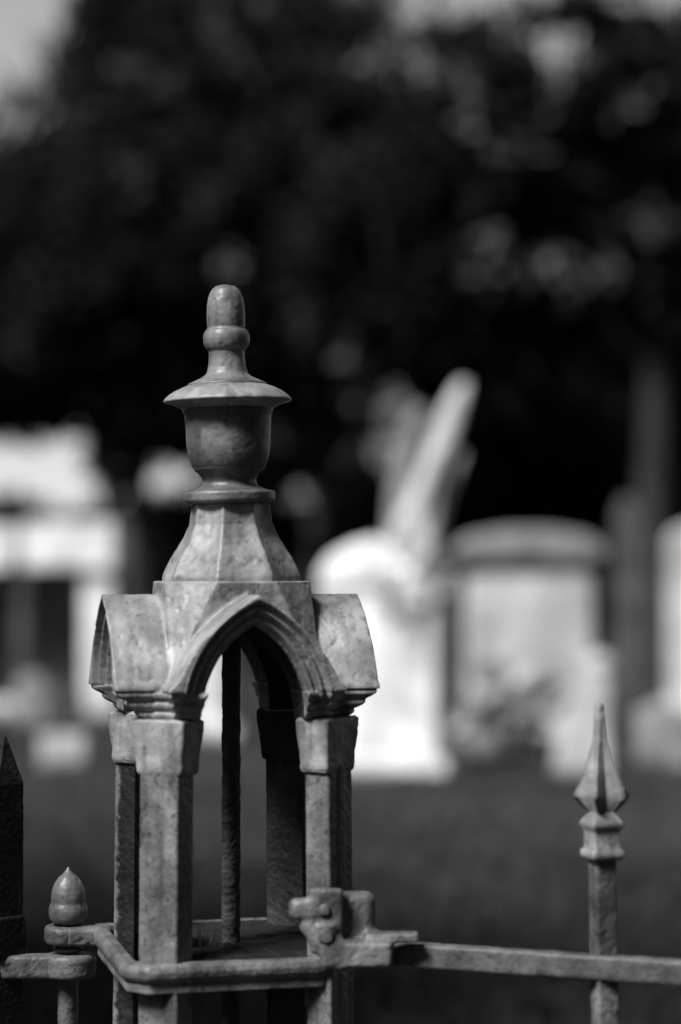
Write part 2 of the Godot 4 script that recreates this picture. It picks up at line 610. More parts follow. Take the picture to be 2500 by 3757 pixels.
	limb([Vector3(0, -0.1, 0), Vector3(0, 3, 0), Vector3(0.1, 6, 0)], 0.25, 0.1, t, "trunk")
	crown([[Vector3(0, 4.2, 0), 3.0, 3.6, 5.0, 14000], [Vector3(0.5, 1.6, 0), 2.4, 1.7, 5.0, 8000], [Vector3(-0.6, 3.4, 5.0), 3.2, 3.4, 3.0, 9000]], 0.014, t)
	t = thing("broadleaf_tree", "added unseen round tree on the near side of the fence, blocking sky light", "tree", Vector3(2.6, 0, 7.0))
	limb([Vector3(0, -0.1, 0), Vector3(0, 2, 0), Vector3(0.1, 5, 0)], 0.2, 0.08, t, "trunk")
	crown([[Vector3(0, 3.8, 0), 3.2, 3.2, 2.6, 11000], [Vector3(0, 1.2, 0), 2.6, 1.3, 1.8, 5000]], 0.014, t)
	t = thing("broadleaf_tree", "added unseen slender tree to the left, shading the near lawn", "tree", Vector3(-4.5, 0, -2.7))
	limb([Vector3(0, -0.1, 0), Vector3(0.1, 2.4, 0), Vector3(0.9, 3.6, 0.3), Vector3(1.7, 4.2, 0.5)], 0.13, 0.04, t, "trunk")
	crown([[Vector3(1.6, 4.2, 0.5), 1.3, 0.9, 1.2, 4500], [Vector3(0.2, 4.6, 0.0), 1.3, 1.1, 1.3, 3500]], 0.016, t)
	lob = []
	for k in 12: lob.append([Vector3(0, 1.1, -9.0 + k * 1.5), 0.9, 1.5, 1.2, 1500])  # two unseen hedges added to block the bright low sky
	var near := thing("hedge", "added unseen tall hedge along the left side, blocking low sky light", "hedge", Vector3(-6.5, 0, 0))
	crown(lob, 0.014, near, "foliage")
	lob = []
	for k in 8: lob.append([Vector3(-5.0 + k * 1.5, 1.1, 0), 1.2, 1.5, 0.9, 1500])
	near = thing("hedge", "added unseen tall hedge on the near side, blocking low sky light", "hedge", Vector3(0, 0, 7.5))
	crown(lob, 0.014, near, "foliage")
	# hedge along the far edge of the graveyard
	lob = []
	for k in 16:
		lob.append([Vector3(-11.0 + k * 1.45, 1.12 + 0.12 * sin(k * 2.3), rng.randf_range(-0.4, 0.4)), 1.15, 0.95, 0.8, 2000])
	var hd := thing("hedge", "low dark hedge along the far edge of the graveyard", "hedge", Vector3(0, 0, -38))
	crown(lob, 0.014, hd, "foliage")

# ------------------------------------------------------------------ gravestones
# an outline in metres (x, y), star-shaped about its middle, pulled out to a thickness with worn edges
func slab(outline: Array, thick: float, m: Material, edge := 0.012) -> ArrayMesh:
	var pts := outline.duplicate()
	pts.append(pts[0])
	pts = dense(pts, 0.03)
	pts.pop_back()
	var c := Vector2.ZERO
	for p in pts: c += p / pts.size()
	var rings := []
	for k in [[-0.5, 1.0, 0.0], [-0.5, 0.3, 0.3], [-0.5, 0.0, 1.0], [0.5, 0.0, -1.0], [0.5, 0.3, -0.3], [0.5, 1.0, 0.0]]:
		var ring := PackedVector3Array()
		for p in pts:
			var q: Vector2 = p + (c - p).normalized() * edge * k[1]
			ring.append(Vector3(q.x, q.y, k[0] * thick + edge * k[2]))
		rings.append(ring)
	return loft(rings, m)

func block(w: float, h: float, d: float, m: Material, edge := 0.01) -> ArrayMesh:
	return slab([Vector2(-w / 2, 0), Vector2(w / 2, 0), Vector2(w / 2, h), Vector2(-w / 2, h)], d, m, edge)

func arch_outline(w: float, h: float, rise: float) -> Array:
	var o := [Vector2(-w / 2, 0), Vector2(w / 2, 0), Vector2(w / 2, h - rise)]
	for k in range(1, 12):
		var a := PI * k / 12.0
		o.append(Vector2(cos(a) * w / 2, h - rise + sin(a) * rise))
	o.append(Vector2(-w / 2, h - rise))
	return o

func child_at(called: String, mesh: Mesh, parent: Node, at: Vector3, turn := 0.0) -> MeshInstance3D:
	var o := put(called, mesh, parent)
	o.position = at
	o.rotation.y = turn
	return o

func stones() -> void:
	var t: Node3D
	# the white monument with the leaning carved shaft
	t = thing("monument", "bright white monument with two carved wings leaning to the right on top", "monument", Vector3(0.19, 0, -10.1), deg_to_rad(-14))
	child_at("plinth", block(0.60, 0.10, 0.42, M.marble), t, Vector3(0, 0, 0))
	child_at("die", block(0.50, 0.68, 0.32, M.marble, 0.02), t, Vector3(0, 0.10, 0))
	var cap := []
	for q in [[-0.25, 0.0], [0.25, 0.0], [0.25, 0.05], [0.12, 0.10], [0.05, 0.19], [-0.02, 0.215], [-0.10, 0.195], [-0.20, 0.145], [-0.245, 0.08]]: cap.append(Vector2(q[0], q[1]))
	child_at("scroll_cap", slab(cap, 0.34, M.marble, 0.03), t, Vector3(-0.005, 0.782, 0))
	var wing := Node3D.new()
	wing.name = "carved_wing"
	t.add_child(wing, true)
	for f in [[0.125, 0.330, 0.81, 0.078, 0.0], [0.09, 0.245, 0.56, 0.055, 0.065], [0.055, 0.14, 0.34, 0.045, 0.10], [0.165, 0.315, 0.52, 0.05, -0.07], [0.035, 0.125, 0.72, 0.066, -0.13]]:
		var rings := []
		for k in 15:
			var u := k / 14.0
			var c := Vector3(lerpf(f[0], f[1], u) - 0.035 * sin(u * PI), 0.84 + f[2] * u, f[4] * (1.0 - 0.5 * u))
			var r: float = f[3] * (1.0 - 0.42 * u) * sqrt(clampf((1.04 - u) * 6.0, 0.0, 1.0))
			var ring := PackedVector3Array()
			for j in 14:
				var a := TAU * j / 14
				ring.append(c + Vector3(sin(a) * r, 0, cos(a) * r * 0.42 + 0.006 * sin(u * 30.0)))
			rings.append(ring)
		put("feather", loft(rings, M.stone_dull if f[4] < -0.1 else M.stone), wing)

	crown([[Vector3(0.215, 0.83, 0.12), 0.05, 0.05, 0.03, 3], [Vector3(0.05, 0.80, 0.18), 0.09, 0.015, 0.01, 2]], 0.42, t, "ivy")
	# the arched headstone
	t = thing("headstone", "wide pale headstone with a segmental arched top and a projecting cornice", "headstone", Vector3(0.925, 0, -11.9), deg_to_rad(4))
	child_at("plinth", block(0.72, 0.10, 0.36, M.stone), t, Vector3(0, 0, 0))
	child_at("slab", block(0.61, 0.74, 0.16, M.stone), t, Vector3(0, 0.10, 0))
	child_at("shade_frieze", block(0.56, 0.09, 0.14, M.stone_dull), t, Vector3(0.0, 0.84, 0))  # duller stone puts the shade under the cornice into the colour
	child_at("cornice", slab([Vector2(-0.37, 0), Vector2(0.37, 0), Vector2(0.37, 0.05), Vector2(0.28, 0.11), Vector2(0.12, 0.14), Vector2(-0.12, 0.14), Vector2(-0.28, 0.11), Vector2(-0.37, 0.05)], 0.24, M.stone_dull), t, Vector3(0, 0.925, 0))
	# smaller stones
	t = thing("gravestone", "small white gravestone with a sloping shoulder behind the spear-headed picket", "gravestone", Vector3(0.985, 0, -9.9), deg_to_rad(-10))
	put("slab", slab([Vector2(-0.12, 0), Vector2(0.12, 0), Vector2(0.12, 0.42), Vector2(0.06, 0.45), Vector2(-0.02, 0.40), Vector2(-0.10, 0.14)], 0.12, M.stone), t)
	t = thing("gravestone", "upright white gravestone seen through the arch of the iron post", "gravestone", Vector3(-0.70, 0, -12.0), deg_to_rad(-6))
	put("slab", slab(arch_outline(0.30, 0.72, 0.09), 0.13, M.marble), t)
	child_at("plinth", block(0.42, 0.10, 0.26, M.stone), t, Vector3(0, 0, 0))
	t = thing("gravestone", "low pale block of stone in the grass beside the gate", "gravestone", Vector3(-1.19, 0, -10.4))
	put("slab", block(0.19, 0.16, 0.14, M.stone), t)
	t = thing("gravestone", "small grey round-topped gravestone left of the low pale block", "gravestone", Vector3(-1.66, 0, -13.0))
	put("slab", slab(arch_outline(0.17, 0.31, 0.08), 0.09, M.stone_dull), t)
	t = thing("gravestone", "grey gravestone between the round-topped stone and the iron post", "gravestone", Vector3(-1.44, 0, -12.6), deg_to_rad(8))
	put("slab", slab(arch_outline(0.20, 0.26, 0.04), 0.09, M.stone_dark), t)
	t = thing("headstone", "white headstone cut by the right edge of the frame", "headstone", Vector3(1.98, 0, -13.2))
	put("slab", slab(arch_outline(0.38, 1.12, 0.10), 0.16, M.stone), t)
	child_at("plinth", block(0.5, 0.14, 0.3, M.stone), t, Vector3(0, 0, 0))
	t = thing("obelisk", "slim dull grey obelisk beside the grey tree trunk", "obelisk", Vector3(1.72, 0, -14.5))
	var ob := []
	for k in [[0.0, 0.09], [0.15, 0.085], [0.7, 0.075], [1.20, 0.065], [1.30, 0.03]]:
		var ring := PackedVector3Array()
		for q in round_rect(0.09, 0.09, 0.01, 0.05): ring.append(Vector3(q.x * k[1] / 0.09, k[0], q.y * k[1] / 0.09))
		ob.append(ring)
	put("shaft", loft(ob, M.stone_dark), t)
	t = thing("gravestone", "grey gravestone low at the right edge below the white headstone", "gravestone", Vector3(1.36, 0, -10.2), deg_to_rad(-8))
	put("slab", slab(arch_outline(0.24, 0.30, 0.05), 0.10, M.stone_dull), t)
	t = thing("gravestone", "low grey kerb block between the arched headstone and the picket", "gravestone", Vector3(0.76, 0, -10.9))
	put("slab", block(0.34, 0.12, 0.2, M.stone), t)
	# vase of flowers and a round-topped lamp post like ornament
	t = thing("flower_vase", "dark vase of drooping flowers before the arched headstone", "vase", Vector3(0.79, 0.12, -10.9))
	put("vase", lathe([Vector2(0.0, 0), Vector2(0.05, 0.0), Vector2(0.045, 0.02), Vector2(0.075, 0.05), Vector2(0.055, 0.085), Vector2(0.065, 0.10), Vector2(0.0, 0.10)], M.stone_dark, 0.0, 24, 0.02), t)
	crown([[Vector3(-0.03, 0.13, 0), 0.09, 0.03, 0.07, 10]], 0.3, t, "flowers")
	t = thing("stone_ball", "round stone ball on a short stem beside the arched headstone", "ornament", Vector3(1.17, 0, -10.9))
	put("stem", lathe([Vector2(0.0, 0), Vector2(0.07, 0.0), Vector2(0.04, 0.06), Vector2(0.03, 0.36), Vector2(0.0, 0.37)], M.stone_dull, 0.0, 20, 0.03), t)
	var ball := []
	for k in 13: ball.append(Vector2(0.066 * sin(PI * k / 12.0), 0.43 - 0.066 * cos(PI * k / 12.0)))
	put("ball", lathe(ball, M.stone, 0.0, 24, 0.02), t)

	# pillared tomb at the left
	t = thing("pillared_tomb", "tall white tomb with square pillars and dark recesses at the left edge", "tomb", Vector3(-1.86, 0, -14.0), deg_to_rad(-4))
	child_at("plinth", block(1.3, 0.12, 0.7, M.stone), t, Vector3(0, 0, 0))
	for x in [-0.42, 0.50]:
		child_at("pillar", block(0.17, 0.75, 0.17, M.marble), t, Vector3(x, 0.12, 0.18))
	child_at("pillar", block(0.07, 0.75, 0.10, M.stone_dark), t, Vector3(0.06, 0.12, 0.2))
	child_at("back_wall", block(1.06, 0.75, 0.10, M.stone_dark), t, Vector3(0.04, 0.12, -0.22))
	child_at("lintel", block(0.52, 0.27, 0.62, M.marble), t, Vector3(0.34, 0.872, 0))
	child_at("lintel", block(0.60, 0.25, 0.62, M.marble), t, Vector3(-0.29, 0.872, 0))

# ------------------------------------------------------------------ the cast-iron post (heights below are from the lens level)
const EAVE := -0.0985
const RIDGE := -0.0205
const TOP := -0.0099
const FOOT := -0.123
const W := 0.070
const D := 0.1105
const IN_W := 0.043
const IN_APEX := -0.045
const IN_SPRING := -0.118
var oc: Vector2
var oR: float
var iR: float

func inner_sd(x: float, y: float) -> float:
	if y < IN_SPRING: return x - IN_W
	return Vector2(x + iR - IN_W, y - IN_SPRING).length() - iR

func end_in(q: float) -> float:
	if q < 0.0: return 0.017
	return 0.017 * clampf(1.0 - q / 0.0215, 0.0, 1.0) + (0.0024 * sin(q * TAU / 0.0068) if q < 0.0204 else 0.0)

func canopy_sd(p: Vector3) -> float:
	var ax := absf(p.x)
	var az := absf(p.z)
	var y := p.y
	var i1 := inner_sd(ax, y)
	var i2 := inner_sd(az, y)
	var d := 1.0
	if y > EAVE - 0.02:
		var lip := 0.003 * smoothstep(EAVE + 0.009, EAVE + 0.003, y)
		var o1 := Vector2(ax - oc.x, y - oc.y).length() - oR - lip
		var o2 := Vector2(az - oc.x, y - oc.y).length() - oR - lip
		var a1 := maxf(o1, az - D + end_in(i1))
		var a2 := maxf(o2, ax - D + end_in(i2))
		var br := maxf(((ax + az) * 0.70711 - 0.0615 - 0.36 * (TOP - y)) * 0.94, maxf(ax, az) - 0.0625)
		br = maxf(br, y - TOP)
		d = smin(minf(a1, a2), br, 0.004)
		d = maxf(d, EAVE - y)
	var t := clampf((EAVE - y) / (EAVE - FOOT), 0.0, 1.0)
	var roll := 0.0028 * absf(sin(t * PI * 3.0))
	var wo := W + 0.0005 - 0.009 * t + roll
	var le := D - 0.002 - 0.027 * t + roll
	var c1 := maxf(ax - wo, az - le + end_in(i1) * (1.0 - t))
	var c2 := maxf(az - wo, ax - le + end_in(i2) * (1.0 - t))
	var c3 := (ax + az) * 0.70711 - 0.105 + 0.006 * t - roll
	var c := maxf(minf(c1, maxf(c2, -1.0)), maxf(y - EAVE, FOOT - y))
	c = minf(c, maxf(maxf(c3, maxf(ax, az) - le), maxf(y - EAVE, FOOT - y)))
	d = minf(d, c)
	return maxf(d, -minf(i1, i2))

func cup_tone(w: Vector3) -> float:  # pale worn patch that also paints the highlight, darker around it
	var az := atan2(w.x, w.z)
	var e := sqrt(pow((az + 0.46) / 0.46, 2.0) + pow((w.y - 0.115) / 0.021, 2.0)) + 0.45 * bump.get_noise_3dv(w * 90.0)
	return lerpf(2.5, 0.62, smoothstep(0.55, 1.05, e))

func post() -> void:
	# the outer roof curve runs through ridge and eave with a slight belly
	var h := RIDGE - EAVE
	var chord := Vector2(W, -h).length()
	oR = 0.15
	var sag := oR - sqrt(oR * oR - chord * chord / 4.0)
	oc = Vector2(W / 2, EAVE + h / 2) + Vector2(-h, -W).normalized() * (oR - sag)
	var ih := IN_APEX - IN_SPRING
	iR = (IN_W * IN_W + ih * ih) / (2.0 * IN_W)

	var p := thing("gate_post", "ornate cast-iron gate post with four gothic arches and an urn finial", "gate post", POST_AT, TURN)
	# canopy: a quarter is meshed, then turned four times
	var q := nets(canopy_sd, Vector3(-0.0013, FOOT - 0.003, -0.0013), Vector3(0.1185, TOP + 0.004, 0.1185), 0.0011)
	var v := PackedVector3Array()
	var tr := PackedInt32Array()
	for k in 4:
		var b := Basis(Vector3.UP, k * PI / 2)
		var base := v.size()
		for x in q[0]: v.append(b * x)
		for i in q[1]: tr.append(base + i)
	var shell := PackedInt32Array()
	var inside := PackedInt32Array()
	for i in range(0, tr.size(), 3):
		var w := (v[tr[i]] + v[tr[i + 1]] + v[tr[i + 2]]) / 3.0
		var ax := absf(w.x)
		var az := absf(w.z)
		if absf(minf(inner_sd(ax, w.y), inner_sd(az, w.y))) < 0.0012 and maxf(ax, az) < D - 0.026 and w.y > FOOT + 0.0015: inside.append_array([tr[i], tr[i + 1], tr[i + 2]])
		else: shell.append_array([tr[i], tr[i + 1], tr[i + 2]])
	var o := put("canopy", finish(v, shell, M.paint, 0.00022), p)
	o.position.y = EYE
	o = put("vault", finish(v, inside, M.dark_iron, 0.00022), o)  # unpainted inside, coloured near black to deepen the shade of the vault

	# urn: bell, collar, cup, plate, knob; it leans a little to the left
	var lean := 0.022
	var s := 0.0001102
	var urn := func(called: String, prof: Array, m: Material, lumps := 0.00022) -> MeshInstance3D:
		var pts := []
		for a in prof: pts.append(Vector2(a[0] * s, -(a[1] - 2367.0) * s))
		pts.reverse()
		var u := put(called, lathe(pts, m, lumps, 128), p)
		u.position.y = EYE + TOP
		u.rotation.z = lean
		return u
	urn.call("knob", [[0, 92], [30, 93], [75, 104], [105, 128], [122, 158], [137, 205], [145, 260], [148, 320], [147, 380], [143, 424], [150, 436], [166, 452], [176, 478], [179, 510], [175, 545], [163, 575], [148, 592], [139, 600], [137, 640], [140, 680], [147, 725], [158, 765], [172, 786], [200, 806], [245, 826], [285, 842], [300, 850], [303, 866], [0, 870]], M.paint_cool, 0.0002)
	urn.call("cap_plate", [[0, 858], [301, 862], [345, 880], [400, 903], [445, 930], [475, 957], [490, 976], [493, 986], [486, 994], [465, 998], [420, 1012], [380, 1030], [350, 1046], [0, 1050]], M.paint)
	cup_wear_highlight = true
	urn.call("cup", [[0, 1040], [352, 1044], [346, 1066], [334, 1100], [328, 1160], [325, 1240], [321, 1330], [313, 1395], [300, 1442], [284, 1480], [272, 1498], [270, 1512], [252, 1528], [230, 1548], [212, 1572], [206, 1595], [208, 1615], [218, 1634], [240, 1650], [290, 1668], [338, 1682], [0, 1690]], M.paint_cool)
	cup_wear_highlight = false
	urn.call("collar", [[0, 1676], [336, 1678], [348, 1686], [352, 1696], [352, 1742], [348, 1754], [338, 1762], [300, 1772], [0, 1778]], M.paint_cool)
	var rings := []
	var bell := dense([Vector2(0.0302, 0.0702), Vector2(0.0335, 0.0648), Vector2(0.0345, 0.058), Vector2(0.0362, 0.0475), Vector2(0.0412, 0.0365), Vector2(0.0465, 0.0282), Vector2(0.0525, 0.0190), Vector2(0.0575, 0.0095), Vector2(0.0598, 0.0036), Vector2(0.0600, -0.002)], 0.0016)
	bell.reverse()
	for c in bell:
		var ring := PackedVector3Array()
		for i in 160:
			var a := TAU * i / 160
			var dl := fposmod(a + PI / 8, PI / 4) - PI / 8
			var r: float = c.x * (cos(PI / 8) / cos(dl)) - 0.05 * c.x * (1.0 - pow(dl / (PI / 8), 2.0))
			ring.append(Vector3(sin(a) * r, c.y, cos(a) * r))
		rings.append(ring)
	o = put("bell", loft(rings, M.paint, 0.0003), p)
	o.position.y = EYE + TOP
	o.rotation.z = lean * 0.5

	# four columns set cornerwise, each with its capital
	for k in 4:
		var a := PI / 4 + k * PI / 2
		var at := Vector3(sin(a), 0, cos(a)) * 0.0945
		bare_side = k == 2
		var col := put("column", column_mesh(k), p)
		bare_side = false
		col.position = at + Vector3(0, EYE, 0)
		col.rotation = Vector3(-0.010, a, 0)
		rings = []
		for c in [[FOOT + 0.002, 0.9], [FOOT, 1.0], [FOOT - 0.004, 1.0], [FOOT - 0.012, 0.98], [FOOT - 0.026, 0.90], [FOOT - 0.033, 0.87], [FOOT - 0.037, 0.872], [FOOT - 0.040, 0.86], [FOOT - 0.0425, 0.82], [FOOT - 0.0435, 0.76]]:
			var ring := PackedVector3Array()
			for w in round_rect(0.0262, 0.0158, 0.003, 0.0016): ring.append(Vector3(w.x * c[1], c[0], w.y * c[1]))
			rings.append(ring)
		rings.reverse()
		var dr := []
		for i in rings.size() - 1:
			for j in 4:
				var ring := PackedVector3Array()
				for w in rings[i].size(): ring.append(rings[i][w].lerp(rings[i + 1][w], j / 4.0))
				dr.append(ring)
		dr.append(rings[-1])
		var cp := put("capital", loft(dr, M.leg_dark if k == 1 else M.paint, 0.0003, false, at), p)
		cp.position = at + Vector3(0, EYE, 0)
		cp.rotation.y = a

	# rod through the middle, thick with rust
	rings = []
	for k in 260:
		var y := lerpf(-0.05, -0.42, k / 259.0)
		rings.append(circle_ring(y, 0.0079, 28))
	rings.append(circle_ring(-EYE + 0.05, 0.0079, 28))
	rings.reverse()
	o = put("rod", loft(rings, M.rust, 0.0006), p)
	o.position.y = EYE

	# band round the columns that carries the floor plate and ends in the hinge eye
	var path := [Vector2(-0.0975, -0.093), Vector2(-0.0975, 0.072), Vector2(-0.084, 0.0865), Vector2(0.058, 0.0855), Vector2(0.0745, 0.071), Vector2(0.0765, -0.079), Vector2(0.064, -0.0925)]
	o = put("hinge_band", band_mesh(path, true), p)
	o.position = Vector3(0, EYE - 0.0035, 0.0127)
	o.rotation.x = 0.040
	var eye := put("hinge_eye", ring_mesh(0.0095, 0.0185, -0.3245, -0.3085), o)
	eye.position = Vector3(-0.1265, 0, -0.094)
	put("hinge_strap", bar(Vector3(-0.1250, -0.3165, -0.0850), Vector3(-0.0900, -0.3165, -0.0800), 0.0082, 0.0100, 0.0045, M.rail_paint, 0.0004, 0.0016), o)
	var fl := bar(Vector3(-0.066, -0.3125, -0.003), Vector3(0.073, -0.3125, -0.003), 0.003, 0.085, 0.001, M.dark_iron, 0.0009, 0.003)
	o = put("floor_plate", fl, p)
	o.position = Vector3(0, EYE - 0.0035, 0.0127)
	o.rotation.x = 0.040
	o = put("base", block(0.30, 0.10, 0.30, M.stone_dull), p)
	o.position.y = -0.02

	# moss in the floor of the post
	var st := SurfaceTool.new()
	st.begin(Mesh.PRIMITIVE_TRIANGLES)
	for i in 420:
		var f := Vector3(rng.randfn() * 0.010, 0, rng.randfn() * 0.006)
		var a := rng.randf() * TAU
		var sd := Vector3(cos(a), 0, -sin(a)) * 0.0006
		var tip := f + Vector3(rng.randfn() * 0.003, rng.randf_range(0.004, 0.013), rng.randfn() * 0.003)
		st.set_color(Color(0.36, 0.36, 0.36) * rng.randf_range(0.4, 1.2))
		for w in [f - sd, tip, f + sd]: st.add_vertex(w)
	st.generate_normals()
	var ms := st.commit()
	ms.surface_set_material(0, M.blade)
	var moss := put("moss_tuft", ms)
	moss.position = POST_AT + Vector3(-0.030, EYE - 0.3095, 0.052)
	tag(moss, "small pale tuft of moss growing on the floor plate inside the iron post", "moss", "", "stuff")

func circle_ring(y: float, r: float, n: int) -> PackedVector3Array:
	var ring := PackedVector3Array()
	for i in n:
		var a := TAU * i / n
		ring.append(Vector3(sin(a) * r, y, cos(a) * r))
	return ring

# column: a flat outer face with a slight bead down its middle and chamfered edges
func column_mesh(k: int) -> ArrayMesh:
	var half := 0.0190
	var th := 0.0112
	var q := []
	for c in [[half, -th], [half, th - 0.0018], [half - 0.0018, th], [0.0065, th], [0.0035, th + 0.0014], [-0.0035, th + 0.0014], [-0.0065, th], [-half + 0.0018, th], [-half, th - 0.0018], [-half, -th], [half, -th]]:
		q.append(Vector2(c[0], c[1]))
	var sec := dense(q, 0.0019)
	sec.pop_back()
	var ys := []
	for j in 130: ys.append(lerpf(FOOT - 0.038, -0.395, j / 129.0))
	ys.append(-EYE + 0.06)
	ys.reverse()
	var rings := []
	for y in ys:
		var ring := PackedVector3Array()
		for w in sec: ring.append(Vector3(w.x, y, w.y))
		rings.append(ring)
	return loft(rings, M.leg_dark if k == 1 else M.leg_paint, 0.00022, false, Vector3(k * 0.37, 0, k * 0.11))

func band_mesh(path: Array, looped: bool) -> ArrayMesh:
	# section: a fat roll above a set-back fillet; x points outward
	var q := []
	for c in [[-0.004, -0.3085], [0.0035, -0.3085], [0.0068, -0.3105], [0.0085, -0.3145], [0.0080, -0.3190], [0.0060, -0.3225], [0.0035, -0.3240], [0.0035, -0.3325], [-0.004, -0.3325], [-0.004, -0.3085]]:
		q.append(Vector2(c[0], c[1]))
	var sec := dense(q, 0.0016)
	sec.pop_back()
	var pts := []
	var m := path.size()
	for i in m:
		var a: Vector2 = path[i]
		var b: Vector2 = path[(i + 1) % m]
		var n := int(ceil(a.distance_to(b) / 0.0022))
		for k in n: pts.append(a.lerp(b, float(k) / n))
	var rings := []
	var np := pts.size()
	for i in np:
		var dir: Vector2 = (pts[(i + 2) % np] - pts[(i - 2 + np) % np]).normalized()
		var out := Vector2(-dir.y, dir.x)
		if out.dot(pts[i]) < 0.0: out = -out
		var ring := PackedVector3Array()
		for w in sec: ring.append(Vector3(pts[i].x + out.x * w.x, w.y, pts[i].y + out.y * w.x))
		rings.append(ring)
	return loft(rings, M.leg_paint, 0.0003, true)

func ring_mesh(r0: float, r1: float, y0: float, y1: float) -> ArrayMesh:
	var e := 0.004
	var q := dense([Vector2(r0, y0), Vector2(r1 - e, y0), Vector2(r1 - e * 0.3, y0 + e * 0.3), Vector2(r1, y0 + e), Vector2(r1, y1 - e), Vector2(r1 - e * 0.3, y1 - e * 0.3), Vector2(r1 - e, y1), Vector2(r0, y1), Vector2(r0, y0)], 0.0016)
	q.pop_back()
	var rings := []
	for i in 64:
		var a := TAU * i / 64
		var ring := PackedVector3Array()
		for w in q: ring.append(Vector3(sin(a) * w.x, w.y, cos(a) * w.x))
		rings.append(ring)
	return loft(rings, M.rail_paint, 0.0002, true)

# ------------------------------------------------------------------ gate at the left
func gate() -> void:
	var c := Vector3(-0.2361, 0, -2.101)
	var g := thing("iron_gate", "iron gate end with an acorn-topped hinge rod and a dark pointed picket", "gate", c)
	var prof := []
	for a in [[0, 1178], [5, 1179], [10, 1186], [16, 1198], [26, 1212], [45, 1230], [74, 1256], [98, 1290], [114, 1325], [124, 1365], [128, 1405], [127, 1440], [131, 1455], [139, 1475], [144, 1500], [145, 1525], [140, 1555], [126, 1580], [104, 1597], [78, 1607], [0, 1608]]:
		prof.append(Vector2(a[0] * 0.0001163, -0.3078 - (a[1] - 1606.0) * 0.0001163))
	prof.reverse()
	var o := put("acorn_finial", lathe(prof, M.paint_cool, 0.00025, 96, 0.0014), g)
	o.position.y = EYE
	var rings := []
	for k in 60: rings.append(circle_ring(lerpf(-0.30, -0.40, k / 59.0), 0.0088, 30))
	rings.append(circle_ring(-EYE + 0.04, 0.0088, 30))
	rings.reverse()
	o = put("hinge_rod", loft(rings, M.rail_paint, 0.0004), g)
	o.position.y = EYE
	o = put("washer", ring_mesh(0.006, 0.0135, -0.3315, -0.3250), g)
	o.position.y = EYE
	o = put("rail_eye", ring_mesh(0.0085, 0.0225, -0.3530, -0.3325), g)
	o.position = Vector3(0.002, EYE, 0.003)
	o = put("rail", bar(Vector3(-0.012, -0.3427, 0.007), Vector3(-0.50, -0.3405, 0.024), 0.0103, 0.0105, 0.004, M.rail_paint, 0.00025, 0.0022), g)
	o.position.y = EYE
	o = put("rail", bar(Vector3(-0.005, 0.14, 0.0), Vector3(-0.50, 0.14, 0.012), 0.010, 0.0085, 0.003, M.rail_paint, 0.0, 0.01), g)
	for k in 2:
		var x := -0.0545 - k * 0.22
		var pk := put("picket", picket_mesh(), g)
		pk.position = Vector3(x, EYE, 0.006)
		pk.rotation.y = deg_to_rad(44)
		var cl := put("picket_collar", bar(Vector3(0, -0.334, 0), Vector3(0, -0.300, 0), 0.0165, 0.0115, 0.003, M.dark_iron, 0.0007, 0.002), pk)
		cl.position = Vector3.ZERO

func picket_mesh() -> ArrayMesh:
	var rings := []
	var ys := [[-0.1445, 0.05], [-0.1455, 0.10], [-0.182, 0.93], [-0.186, 1.0]]
	var dn := []
	for i in ys.size() - 1:
		for j in 10: dn.append([lerpf(ys[i][0], ys[i + 1][0], j / 10.0), lerpf(ys[i][1], ys[i + 1][1], j / 10.0)])
	for k in 90: dn.append([lerpf(-0.186, -0.40, k / 89.0), 1.0])
	dn.append([-EYE + 0.1, 1.0])
	for c in dn:
		var ring := PackedVector3Array()
		for w in round_rect(0.0145, 0.0085, 0.0015, 0.0022): ring.append(Vector3(w.x * c[1], c[0], w.y * c[1]))
		rings.append(ring)
	rings.reverse()
	return loft(rings, M.dark_iron, 0.0002)

# ------------------------------------------------------------------ fence at the right
func bracket_sd(p: Vector3) -> float:
	var d := box_sd(p - Vector3(-0.0110, -0.278, 0.0), Vector3(0.0130, 0.0255, 0.0055), 0.0025)
	d = smin(d, box_sd(p - Vector3(-0.0285, -0.2685, 0.0), Vector3(0.0125, 0.0085, 0.0062), 0.0055), 0.005)
	d = smin(d, box_sd(p - Vector3(-0.0115, -0.288, 0.002), Vector3(0.0085, 0.0085, 0.0065), 0.003), 0.004)
	d = smin(d, box_sd(p - Vector3(0.012, -0.277, -0.017), Vector3(0.016, 0.020, 0.010), 0.0085), 0.011)
	d = smin(d, box_sd(p - Vector3(0.013, -0.304, -0.003), Vector3(0.028, 0.0105, 0.013), 0.004), 0.006)
	d = smin(d, box_sd(p - Vector3(0.041, -0.2915, -0.006), Vector3(0.021, 0.0036, 0.009), 0.002), 0.005)
	var a := Vector3(-0.027, -0.283, 0.0)
	var b := Vector3(0.0, -0.312, 0.002)
	var h := clampf((p - a).dot(b - a) / (b - a).length_squared(), 0.0, 1.0)
	d = smin(d, (p - a - (b - a) * h).length() - 0.0055, 0.006)
	return d

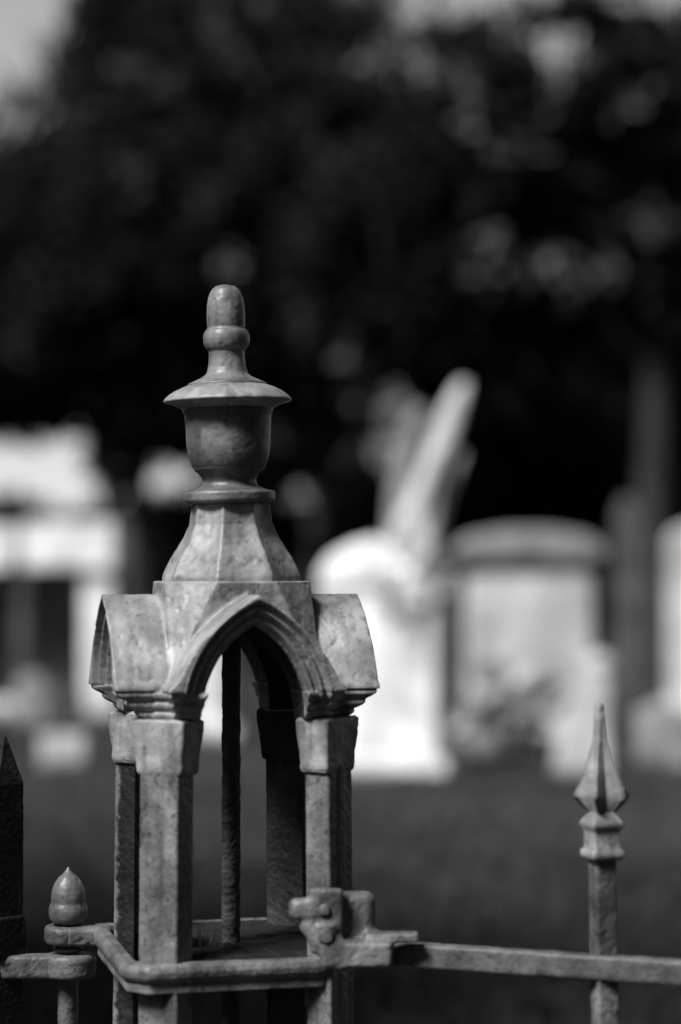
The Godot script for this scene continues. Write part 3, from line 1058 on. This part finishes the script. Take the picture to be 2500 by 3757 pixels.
func fence() -> void:
	var f := thing("iron_fence", "iron fence rail with a spear-headed picket bolted to the right of the post", "fence", Vector3(0.0, 0, -1.945))
	var q := nets(bracket_sd, Vector3(-0.05, -0.325, -0.035), Vector3(0.07, -0.245, 0.02), 0.0014)
	var o := put("rail_bracket", finish(q[0], q[1], M.leg_paint, 0.00035), f)
	o.position = Vector3(0, EYE, 0.028)
	var blt := put("bolt", lathe([Vector2(0, -0.004), Vector2(0.0075, -0.004), Vector2(0.0072, 0.002), Vector2(0.005, 0.0042), Vector2(0, 0.005)], M.rail_paint, 0.0004, 24, 0.0014), o)
	blt.position = Vector3(-0.0125, -0.2690, 0.0050)
	blt.scale = Vector3.ONE * 0.72
	blt.rotation.x = PI / 2
	var nut := put("nut", lathe([Vector2(0, -0.004), Vector2(0.0066, -0.004), Vector2(0.0066, 0.0026), Vector2(0.0056, 0.004), Vector2(0, 0.0042)], M.rail_paint, 0.0003, 6, 0.0014), o)
	nut.position = Vector3(-0.0115, -0.2885, 0.0085)
	nut.rotation.x = PI / 2
	var a := Vector3(0.036, -0.3085, -0.005)
	var dir := Vector3(0.22, -0.0005, 0.090).normalized()
	o = put("rail", bar(a, a + dir * 0.75, 0.0095, 0.0080, 0.0025, M.rail_paint, 0.00035, 0.0022), f)
	o.position.y = EYE
	o = put("rail", bar(Vector3(a.x, 0.14, a.z), Vector3(a.x, 0.14, a.z) + dir * 0.75, 0.0095, 0.008, 0.0025, M.rail_paint, 0.0, 0.01), f)
	for k in 3:
		var at := Vector3(0.2005, 0, 0.060) + Vector3(dir.x, 0, dir.z) * 0.24 * k
		var pk := put("picket", bar(Vector3(0, -0.405, 0), Vector3(0, -0.205, 0), 0.0086, 0.0086, 0.0018, M.leg_paint, 0.0004, 0.002), f)
		pk.position = at + Vector3(0, EYE, 0)
		pk.rotation = Vector3(0, deg_to_rad(18), deg_to_rad(0.9))
		var low := put("picket_foot", bar(Vector3(0, -EYE + 0.02, 0), Vector3(0, -0.405, 0), 0.0086, 0.0086, 0.0018, M.rail_paint, 0.0, 0.01), pk)
		low.position = Vector3.ZERO
		var rings := []
		for c in [[-0.2265, 0.0095], [-0.2255, 0.0130], [-0.2225, 0.0153], [-0.2185, 0.0146], [-0.2165, 0.0122], [-0.204, 0.0120], [-0.2020, 0.0132], [-0.1985, 0.0154], [-0.1955, 0.0140], [-0.1915, 0.0105], [-0.189, 0.008]]:
			var ring := PackedVector3Array()
			for w in round_rect(0.0148, 0.0148, 0.0022, 0.0018): ring.append(Vector3(w.x * c[1] / 0.0163, c[0], w.y * c[1] / 0.0163))
			rings.append(ring)
		put("picket_collar", loft(rings, M.paint, 0.0003), pk)
		rings = []
		for c in dense3([[-0.196, 0.006, 0.0045], [-0.191, 0.0095, 0.005], [-0.184, 0.0165, 0.0056], [-0.1785, 0.0218, 0.0060], [-0.1765, 0.0224, 0.0060], [-0.172, 0.0206, 0.0058], [-0.163, 0.0164, 0.0053], [-0.149, 0.0108, 0.0046], [-0.132, 0.0064, 0.0038], [-0.115, 0.0047, 0.0034], [-0.105, 0.0038, 0.0030], [-0.1035, 0.0022, 0.0018]], 5):
			var ring := PackedVector3Array()
			for i in 64:
				var g := TAU * i / 64
				var u := absf(fposmod(g + PI / 4, PI / 2) - PI / 4) / (PI / 4)
				var r := lerpf(c[1], c[2], pow(u, 0.42))
				ring.append(Vector3(sin(g) * r, c[0], cos(g) * r))
			rings.append(ring)
		var sp := put("spear_head", loft(rings, M.paint, 0.00025), pk)
		sp.rotation.y = deg_to_rad(-38)

func dense3(rows: Array, n: int) -> Array:
	var out := []
	for i in rows.size() - 1:
		for j in n:
			var r := []
			for k in rows[i].size(): r.append(lerpf(rows[i][k], rows[i + 1][k], float(j) / n))
			out.append(r)
	out.append(rows[-1])
	return out
